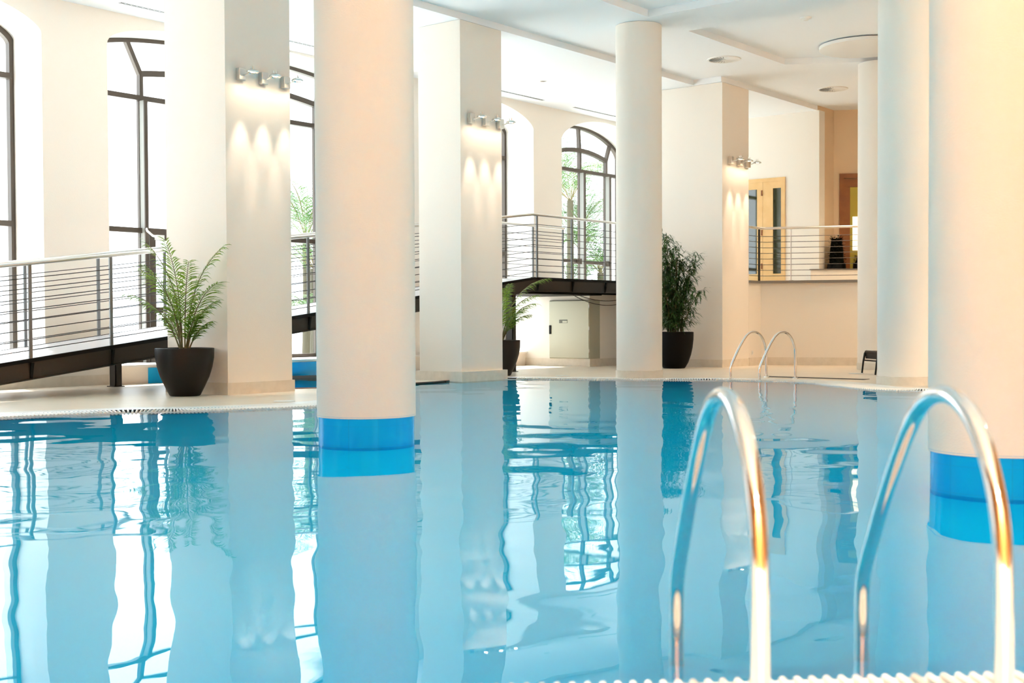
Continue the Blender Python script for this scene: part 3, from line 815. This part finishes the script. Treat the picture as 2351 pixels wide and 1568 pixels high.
# slot vents along the window wall
for (xa, xb, y_, lab) in ((11.3, 15.5, 16.60, 'narrow slot vent in the ceiling above the widest arched window'), (19.2, 22.15, 16.73, 'narrow slot vent in the ceiling above the window beside the pillar in the water'), (23.3, 25.6, 16.73, 'narrow slot vent in the ceiling above the door window')):
    m_ = MB(); m_.box(xa, y_-.03, ZL-.006, xb, y_-.02, ZL); m_.box(xa, y_+.02, ZL-.006, xb, y_+.03, ZL)
    n = int((xb-xa)/.1)
    for i in range(n): x = xa+(i+.5)*(xb-xa)/n; m_.box(x-.035, y_-.02, ZL-.004, x+.035, y_+.02, ZL-.002)
    o = m_.build('slot_vent', M_POST); tag(o, lab, 'vent', 'slot vents in the ceiling')
# warm lights over the balcony side (their fittings sit behind the round columns as seen here)
DW = 55
RL = ['added warm fill light by the timber wall, behind the camera', 'added warm fill light by the timber wall, above the near deck', 'added warm fill light by the timber wall, over the right side of the pool', 'added warm fill light by the timber wall, over the far right end of the pool']
for k, x in enumerate((-4.3, -2.6, 14.0, 17.0)):  # out-of-view lights added along the timber wall as warm fill for the room
    downlight(x, -3.6 if k < 2 else -2.6, ZM, RL[k], RW*(1.35 if k < 2 else .62), size=140, glow=1, col=(1, .95, .83))
for (x, y, lab) in ((24.9, 9.9, 'warm recessed downlight over the balcony wall'), (25.4, 8.2, 'warm recessed downlight beyond the round columns'), (26.6, 10.3, 'warm recessed downlight above the balcony floor')):
    downlight(x, y, ZM, lab, DW, size=120, glow=1)

# ------------------------------------------------------------------ ladders
PROF = [(0, 0), (0, .20), (0.004, .40), (.018, .50), (.05, .585), (.10, .665), (.17, .728), (.25, .762), (.33, .770), (.41, .755), (.48, .718), (.55, .655), (.62, .575), (.71, .462), (.79, .345), (.85, .255), (.876, .20), (.885, .14), (.886, .05), (.886, -.15), (.886, -.9)]
def ladder(F1, dirv, side, label, gap, cat='pool ladder', stretch=1.0):
    """F1: foot of the first rail on the deck, dirv: towards the water, side: towards the second rail"""
    e = empty('pool_ladder', (F1[0], F1[1], 0), label, cat)
    d = Vector((dirv[0], dirv[1], 0)).normalized(); s_ = Vector((side[0], side[1], 0)).normalized()
    for k in range(2):
        pts = spline([tuple(d*a*stretch+s_*gap*k+Vector((0, 0, b))) for a, b in PROF], False, 4)
        m_ = MB(); m_.tube(pts, .0215, 18); h = m_.build('handrail', M_STEEL, e)
        m_ = MB(); m_.lathe([(.022, .016), (.045, .014), (.05, .005), (.05, .0)], 24, tuple(s_*gap*k)); m_.build('foot_flange', M_STEEL, h)
    for z in (-.3, -.58, -.86):
        m_ = MB(); a = d*.886*stretch+Vector((0, 0, z)); b = a+s_*gap
        m_.bar(a, b, .08, .025); m_.build('step', M_STEEL, e)
    return e
dn = Vector((3.076-2.443, 1.849-1.263, 0)).normalized()
sd_ = Vector((dn.y, -dn.x, 0))
ladder((2.443, 1.263), dn, sd_, 'pair of chrome ladder handrails close to the camera at the near pool edge', .545)
a_ = R(180-13.5)
df = Vector((math.cos(a_), math.sin(a_), 0)); sf = Vector((-df.y, df.x, 0))
ladder((19.25, 9.84), df, sf, 'small chrome pool ladder handrails on the far edge before the balcony wall', .62)

# ------------------------------------------------------------------ planters and plants
def pot(e, prof, m_pot, rin, zs):
    m_ = MB(); m_.lathe(prof, 48); m_.build('pot', m_pot, e)
    m_ = MB(); m_.lathe([(0, zs+.02), (rin*.6, zs+.012), (rin, zs)], 32); m_.build('soil', M_SOIL, e)
PR_A = [(0, 0), (.185, 0), (.20, .01), (.255, .12), (.315, .25), (.355, .38), (.377, .50), (.382, .60), (.382, .628), (.362, .632), (.352, .615), (.35, .52)]
def leaf(m_, p, d, n_, L_, w, droop=0.25, seg=3):
    """narrow pointed leaf from p along d"""
    d = Vector(d).normalized(); n_ = Vector(n_); s_ = d.cross(n_)
    if s_.length < 1e-4: s_ = d.cross(Vector((1, .3, .2)))
    s_.normalize(); vs = []; q = Vector(p)
    ws = [.25, 1, .8, 0.05] if seg == 3 else [.3, 1, .05]
    for i in range(seg+1):
        t = i/seg
        c = q+d*L_*t+Vector((0, 0, -droop*L_*t*t))
        vs += [(c-s_*w*ws[i]/2)[:], (c+s_*w*ws[i]/2)[:]]
    m_.add(vs, [(2*i, 2*i+1, 2*i+3, 2*i+2) for i in range(seg)])
def frond(ms, ml, base, az, L_, lean, curve, ll=.19, nl=30, start=.26, lw=.017):
    """arching palm frond: curved stem with paired leaflets"""
    pts = []; p = Vector(base); ang = lean
    h = Vector((math.cos(az), math.sin(az), 0)); n = 22
    for i in range(n+1):
        pts.append(p.copy())
        t = i/n
        a = lean+curve*t**1.6
        p = p+(h*math.sin(a)+Vector((0, 0, math.cos(a))))*(L_/n)
    ms.tube(pts, [.009*(1-.8*i/n)+.0015 for i in range(n+1)], 6)
    sd = Vector((-h.y, h.x, 0))
    for i in range(nl):
        t = start+(1-start)*i/(nl-1)
        k = min(n-1, int(t*n)); f = t*n-k
        c = pts[k].lerp(pts[k+1], f); tg = (pts[k+1]-pts[k]).normalized()
        prof_ = math.sin(PI*min(1, .22+.78*((t-start)/(1-start))**.9))**.7 if t < .999 else .3
        for s_ in (-1, 1):
            d = (tg*(.75+.5*random.random())+sd*s_*1.0+Vector((0, 0, .12+random.uniform(-.12, .12))))
            leaf(ml, c, d, tg.cross(sd), ll*1.25*(.35+.75*prof_)*random.uniform(.85, 1.1), lw*random.uniform(.8, 1.2), .3+random.random()*.35)
def palm(x, y, label, fr, prof, mp, zs=.585, rin=.35, sc=1.0):
    e = empty('potted_palm', (x, y, 0), label, 'potted plant')
    pot(e, prof, mp, rin, zs)
    ms, ml = MB(), MB()
    for (az, L_, lean, curve, ll) in fr:
        r0 = random.uniform(.02, .07)
        frond(ms, ml, (r0*math.cos(az), r0*math.sin(az), zs), az, L_, lean, curve, ll)
    ms.build('stem', M_STEM, e); ml.build('foliage', M_LEAF, e, fixn=False)
    return e
CR = math.atan2(-math.cos(YAW), math.sin(YAW))     # azimuth of the picture's right
CL = CR+PI
palm(10.217, 13.65, 'palm in dark brown pot at the foot of the left square pillar', [
    (CR, 1.50, .03, .85, .27), (CR-.5, 1.08, .15, 1.05, .26), (CR-.05, .80, .22, .9, .22), (CL, 1.55, .02, .80, .27), (CL-.3, 1.32, .15, 1.05, .27), (CL+.3, 1.05, .32, 1.1, .24),
    (CR-1.2, 1.30, .08, .9, .24), (CL-.55, 1.50, .03, .45, .25), (CR-.8, .62, .3, .9, .18), (CL-.6, .62, .3, .8, .18), (CR-.2, .52, .4, .8, .16), (CL+.8, 1.25, .1, .9, .24)], PR_A, M_POT)
palm(17.40, 14.14, 'palm in dark brown pot behind the pillar standing in the water', [
    (CR+.1, 1.50, .12, 1.35, .24), (CR-.3, 1.15, .2, 1.3, .24), (CR+.4, 1.0, .3, 1.2, .22), (CR+.2, .75, .4, 1.1, .2), (CR-.5, .8, .35, .9, .2), (CL+.2, 1.3, .1, .9, .22), (CL-.6, 1.1, .15, 1., .2), (CR+1.2, 1.2, .1, .9, .2), (CR-1.4, 1.1, .1, 1., .2)],
    [(0, 0), (.185, 0), (.20, .01), (.25, .12), (.305, .25), (.345, .38), (.362, .50), (.366, .60), (.366, .628), (.35, .632), (.342, .615), (.34, .52)], M_POT, rin=.33)
def bamboo(x, y, label):
    e = empty('potted_bamboo', (x, y, 0), label, 'potted plant')
    pot(e, [(0, 0), (.21, 0), (.225, .01), (.29, .12), (.345, .28), (.375, .42), (.392, .58), (.395, .70), (.395, .735), (.375, .74), (.365, .72), (.36, .62)], M_POTB, .36, .70)
    ms, ml = MB(), MB()
    rnd = random.Random(3)
    for k in range(20):
        a = rnd.uniform(0, 2*PI); r0 = rnd.uniform(.02, .17); H_ = [2.05, 1.95, 1.85, 1.75][k] if k < 4 else rnd.uniform(.9, 1.7)
        lean = rnd.uniform(.05, .26)*(.5 if k < 3 else 1)
        pts = [Vector((r0*math.cos(a)*(1+lean*4*t)+lean*math.cos(a)*t*t, r0*math.sin(a)*(1+lean*4*t)+lean*math.sin(a)*t*t, .70+H_*t*.98)) for t in [i/14 for i in range(15)]]
        ms.tube(pts, [.010*(1-.75*i/14)+.001 for i in range(15)], 6)
        nb = int(H_*34)
        for b in range(nb):
            t = rnd.uniform(.03, 1.0)**.9
            i = min(13, int(t*14)); c = pts[i].lerp(pts[i+1], t*14-i)
            aa = rnd.uniform(0, 2*PI); bl = rnd.uniform(.05, .34)*(1-.5*t)
            tip = c+Vector((math.cos(aa)*bl, math.sin(aa)*bl, bl*rnd.uniform(.2, .8)))
            ms.tube([c, tip], [.003, .0015], 4, caps=False)
            for q in range(7):
                d = Vector((math.cos(aa)+rnd.uniform(-.9, .9), math.sin(aa)+rnd.uniform(-.9, .9), rnd.uniform(-.7, .9)))
                leaf(ml, tip.lerp(c, rnd.random()*.4), d, (0, 0, 1), rnd.uniform(.10, .19), rnd.uniform(.016, .026), .3)
    ms.build('stem', M_STEM, e); ml.build('foliage', M_LEAFD, e, fixn=False)
bamboo(22.0, 13.31, 'tall bushy dark green bamboo plant in black pot beside the far square pillar')
# dark planted tubs on the balcony ledge
def shrub(p, z, w, h, label, seed):
    e = empty('dark_shrub', (p[0], p[1], z), label, 'plant')
    m_ = MB(); m_.lathe([(0, 0), (w*.55, 0), (w*.52, .12), (w*.50, .14), (0, .14)], 20); m_.build('planter', M_POTB, e)
    ml = MB(); rnd = random.Random(seed)
    for k in range(700):
        a = rnd.uniform(0, 2*PI); t = rnd.random(); rr = w*.5*(1.05-.28*t)*math.sqrt(rnd.random())
        leaf(ml, (rr*math.cos(a), rr*math.sin(a), .1+(h-.1)*t), (math.cos(a)+rnd.uniform(-.4, .4), math.sin(a)+rnd.uniform(-.4, .4), rnd.uniform(-.2, .8)), (0, 0, 1), .07, .035, .2, 2)
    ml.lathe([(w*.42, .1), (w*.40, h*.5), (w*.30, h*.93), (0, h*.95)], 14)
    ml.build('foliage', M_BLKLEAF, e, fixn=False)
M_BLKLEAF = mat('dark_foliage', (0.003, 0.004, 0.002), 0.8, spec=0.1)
shrub(dw(.03, .58), 2.157, .40, .76, 'tall dark shrub on the balcony ledge beside the brown door', 5)
shrub(dw(.62, .56), 2.157, .40, .30, 'low dark shrub on the balcony ledge, right of the taller one', 6)

# ------------------------------------------------------------------ doors behind the balcony
d1 = empty('door_1', (XD, 13.9, 1.82), kind='structure')
def dput(m_, nm, mt, par=d1, o=(XD, 13.9, 1.82)):
    m_.v = [(a-o[0], b-o[1], c-o[2]) for a, b, c in m_.v]; return m_.build(nm, mt, par)
Zt = 4.36
m_ = MB(); m_.box(XD-.03, 13.456, 1.82, XD+.03, 13.53, Zt-.09); m_.box(XD-.03, 14.62, 1.82, XD+.03, 14.70, Zt-.09); m_.box(XD-.03, 13.456, Zt-.09, XD+.03, 14.70, Zt); dput(m_, 'door_frame', M_WOOD)
for (ya, yb, ga, gb, nm) in ((13.53, 14.035, 13.56, 13.77, 'r'), (14.04, 14.62, 14.19, 14.50, 'l')):
    m_ = MB(); zt = Zt-.09
    m_.box(XD-.02, ya, 1.83, XD+.02, ga, zt); m_.box(XD-.02, gb, 1.83, XD+.02, yb, zt); m_.box(XD-.02, ga, 1.83, XD+.02, gb, 2.08); m_.box(XD-.02, ga, zt-.16, XD+.02, gb, zt)
    lf = dput(m_, 'door_leaf', M_WOOD)
    m_ = MB(); m_.box(XD-.004, ga, 2.08, XD+.004, gb, zt-.16); dput(m_, 'door_pane', M_DGLASS, lf, (0, 0, 0)); lf.children[0].location = (-XD, -13.9, -1.82)
m_ = MB(); m_.box(XD-.04, 14.045, 3.95, XD-.02, 14.075, 4.08); m_.box(XD-.04, 14.045, 2.2, XD-.02, 14.075, 2.33); m_.box(XD-.04, 14.045, 3.0, XD-.02, 14.075, 3.13); dput(m_, 'hinge', M_WOODD)
# what shows through the glass: a dim lobby panel and a curtain strip behind the leaves
m_ = MB(); m_.box(XD-.012, 13.56, 2.08, XD-.008, 13.77, 4.11); 
d2 = empty('door_2', (dw(.6)[0], dw(.6)[1], 1.82), kind='structure')
def d2put(m_, nm, mt, par=d2):
    o = d2.location; m_.v = [(a-o[0], b-o[1], c-o[2]) for a, b, c in m_.v]; return m_.build(nm, mt, par)
m_ = MB()
for (ta, tb, za, zb) in ((.154, .26, 1.82, 4.33), (1.1, 1.2, 1.82, 4.33), (.154, 1.2, 4.33, 4.44)): m_.prism([dw(ta, .04), dw(tb, .04), dw(tb, -.02), dw(ta, -.02)], za, zb)
d2put(m_, 'door_frame', M_WOODD)
m_ = MB()
for (ta, tb, za, zb) in ((.262, .40, 1.83, 4.32), (.40, 1.0, 1.83, 2.15), (.40, 1.0, 4.12, 4.32), (1.0, 1.098, 1.83, 4.32)): m_.prism([dw(ta, .02), dw(tb, .02), dw(tb, 0), dw(ta, 0)], za, zb)
d2put(m_, 'door_leaf', M_WOODD)
M_YEL = mat('lobby_wall_yellow', (0.50, 0.40, 0.06), 0.7)
M_LITE = emit_mat('pane_reflection_glow', (1.0, 0.90, 0.62), 0.35)
m_ = MB(); m_.prism([dw(.40, .006), dw(1.0, .006), dw(1.0, .002), dw(.40, .002)], 2.15, 4.12); d2put(m_, 'door_pane', M_YEL)
m_ = MB(); m_.prism([dw(.46, .010), dw(1.0, .010), dw(1.0, .007), dw(.46, .007)], 2.62, 3.42); d2put(m_, 'lit_reflection', M_LITE)  # bright reflection on the door pane, made as a glowing panel

# small wall socket
so = empty('wall_socket', (24.105, YC-.001, .274), 'small white wall socket low on the peach wall behind the far ladder', 'socket')
m_ = MB(); m_.box(-.035, -.008, -.05, .035, 0, .05, .003); m_.build('plate', M_WHITE, so)
m_ = MB(); m_.box(-.018, -.022, -.025, .018, -.008, .025, .004); m_.build('plug', M_WHITE, so)

# skimmer lids and drain in the floor
for (x, y, r_, lab) in ((10.15, 11.62, .13, 'round white lid in the pool surround before the left square pillar'), (21.39, 9.16, .13, 'round white lid in the floor near the black lounger'), (17.75, 13.0, .13, 'round white lid in the pool surround near the palm behind the pillar')):
    m_ = MB(); m_.lathe([(0, .012), (r_*.9, .010), (r_, .004), (r_, 0)], 28); o = m_.build('floor_lid', M_WHITE); o.location = (x, y, .002); tag(o, lab, 'lid', 'round lids in the floor')
m_ = MB(); m_.prism([(19.35, 9.95), (19.6, 9.95), (19.45, 8.1), (19.2, 8.1)], .001, .006); o = m_.build('drain_slot', M_BEAM); tag(o, 'dark drain strip in the floor behind the far ladder', 'drain')

# ------------------------------------------------------------------ sun lounger
lg = empty('sun_lounger', (21.08, 8.66, 0), 'black sun lounger end showing between two round columns', 'sun lounger', rotz=CR+.10)
for (xo, yo) in ((.02, -.0), (.02, .62), (1.7, 0), (1.7, .62)):
    s_ = -1 if xo < 1 else 1
    m_ = MB(); m_.tube([(xo+s_*.035, yo, 0.0), (xo+s_*.01, yo, .22), (xo-s_*.02, yo, .36), (xo-s_*.07, yo, .40)], [.016, .018, .024, .026], 8); m_.build('leg', M_BLK, lg)
m_ = MB()
for yo in (0, .62): m_.tube([(.07, yo, .385), (1.65, yo, .385)], .026, 8)
m_.tube([(.03, 0, .24), (.03, .62, .24)], .014, 8); m_.tube([(0.02, 0, .23), (1.7, 0, .23)], .016, 8); m_.tube([(.06, 0, .39), (.06, .62, .39)], .028, 8)
m_.build('frame', M_BLK, lg)
m_ = MB()
for i in range(9): m_.box(.08+i*.175, .02, .385, .08+i*.175+.15, .60, .40)
m_.box(.045, .02, .27, .06, .60, .40)
m_.build('sling', M_BLK, lg)

# ------------------------------------------------------------------ garden outside the windows
mb = MB(); mb.add([(X0-20, YG+.35, -.05), (X1+30, YG+.35, -.05), (X1+30, 60, -.05), (X0-20, 60, -.05)], [(0, 1, 2, 3)]); struct('ground_outside', mb, M_OUT)
def garden_palm(x, y, h, n, L_, label, seed):
    e = empty('garden_palm', (x, y, -.05), label, 'tree', 'palms in the garden')
    ms, ml, tk = MB(), MB(), MB(); rnd = random.Random(seed)
    tk.tube([(0, 0, 0), (.03, .02, h*.5), (0, 0, h)], [.13, .10, .09], 10); tk.build('trunk', M_TRUNK, e)
    for k in range(n):
        az = 2*PI*k/n+rnd.uniform(-.3, .3)
        frond(ms, ml, (.03*math.cos(az), .03*math.sin(az), h), az, L_*rnd.uniform(.8, 1.1), rnd.uniform(.15, .9), rnd.uniform(1.2, 1.9), .55, 30, .15)
    ms.build('stem', M_STEM, e); ml.build('foliage', M_GARDEN, e, fixn=False)
M_TRUNK = mat('palm_trunk', (0.07, 0.06, 0.035), 0.8, bump=(30, 0.01, 0.5))
M_GARDEN = mat('garden_leaf', (0.10, 0.20, 0.035), 0.5, vary=(2, (0.04, 0.13, 0.025)))
gp = [(29.4, 20.2, 2.4, 16, 1.7), (30.2, 21.4, 3.9, 18, 2.2), (28.5, 20.6, 4.4, 17, 2.1), (29.7, 21.0, 3.0, 17, 2.1), (28.9, 20.9, 1.7, 15, 1.6), (30.6, 22.6, 5.0, 18, 2.5), (31.0, 23.6, 2.2, 16, 2.3), (18.9, 20.6, 2.2, 14, 2.0), (20.2, 22.3, 3.0, 15, 2.2), (18.2, 19.8, .9, 12, 1.3)]
gl_ = ['leafy garden palm just outside the right leaf of the door window', 'garden palm with high crown behind the door window', 'tall garden palm nearest the glass of the door window', 'garden palm seen through the middle of the door window', 'small palm low outside the door window', 'tallest garden palm, far behind the door window', 'low spreading palm far behind the door window',
       'garden palm seen between the left square pillar and the thick column', 'taller garden palm behind the one seen beside the thick column', 'small garden palm low behind the railing beside the thick column']
for k, (x, y, h, n, L_) in enumerate(gp): garden_palm(x, y, h, n, L_, gl_[k], 20+k)
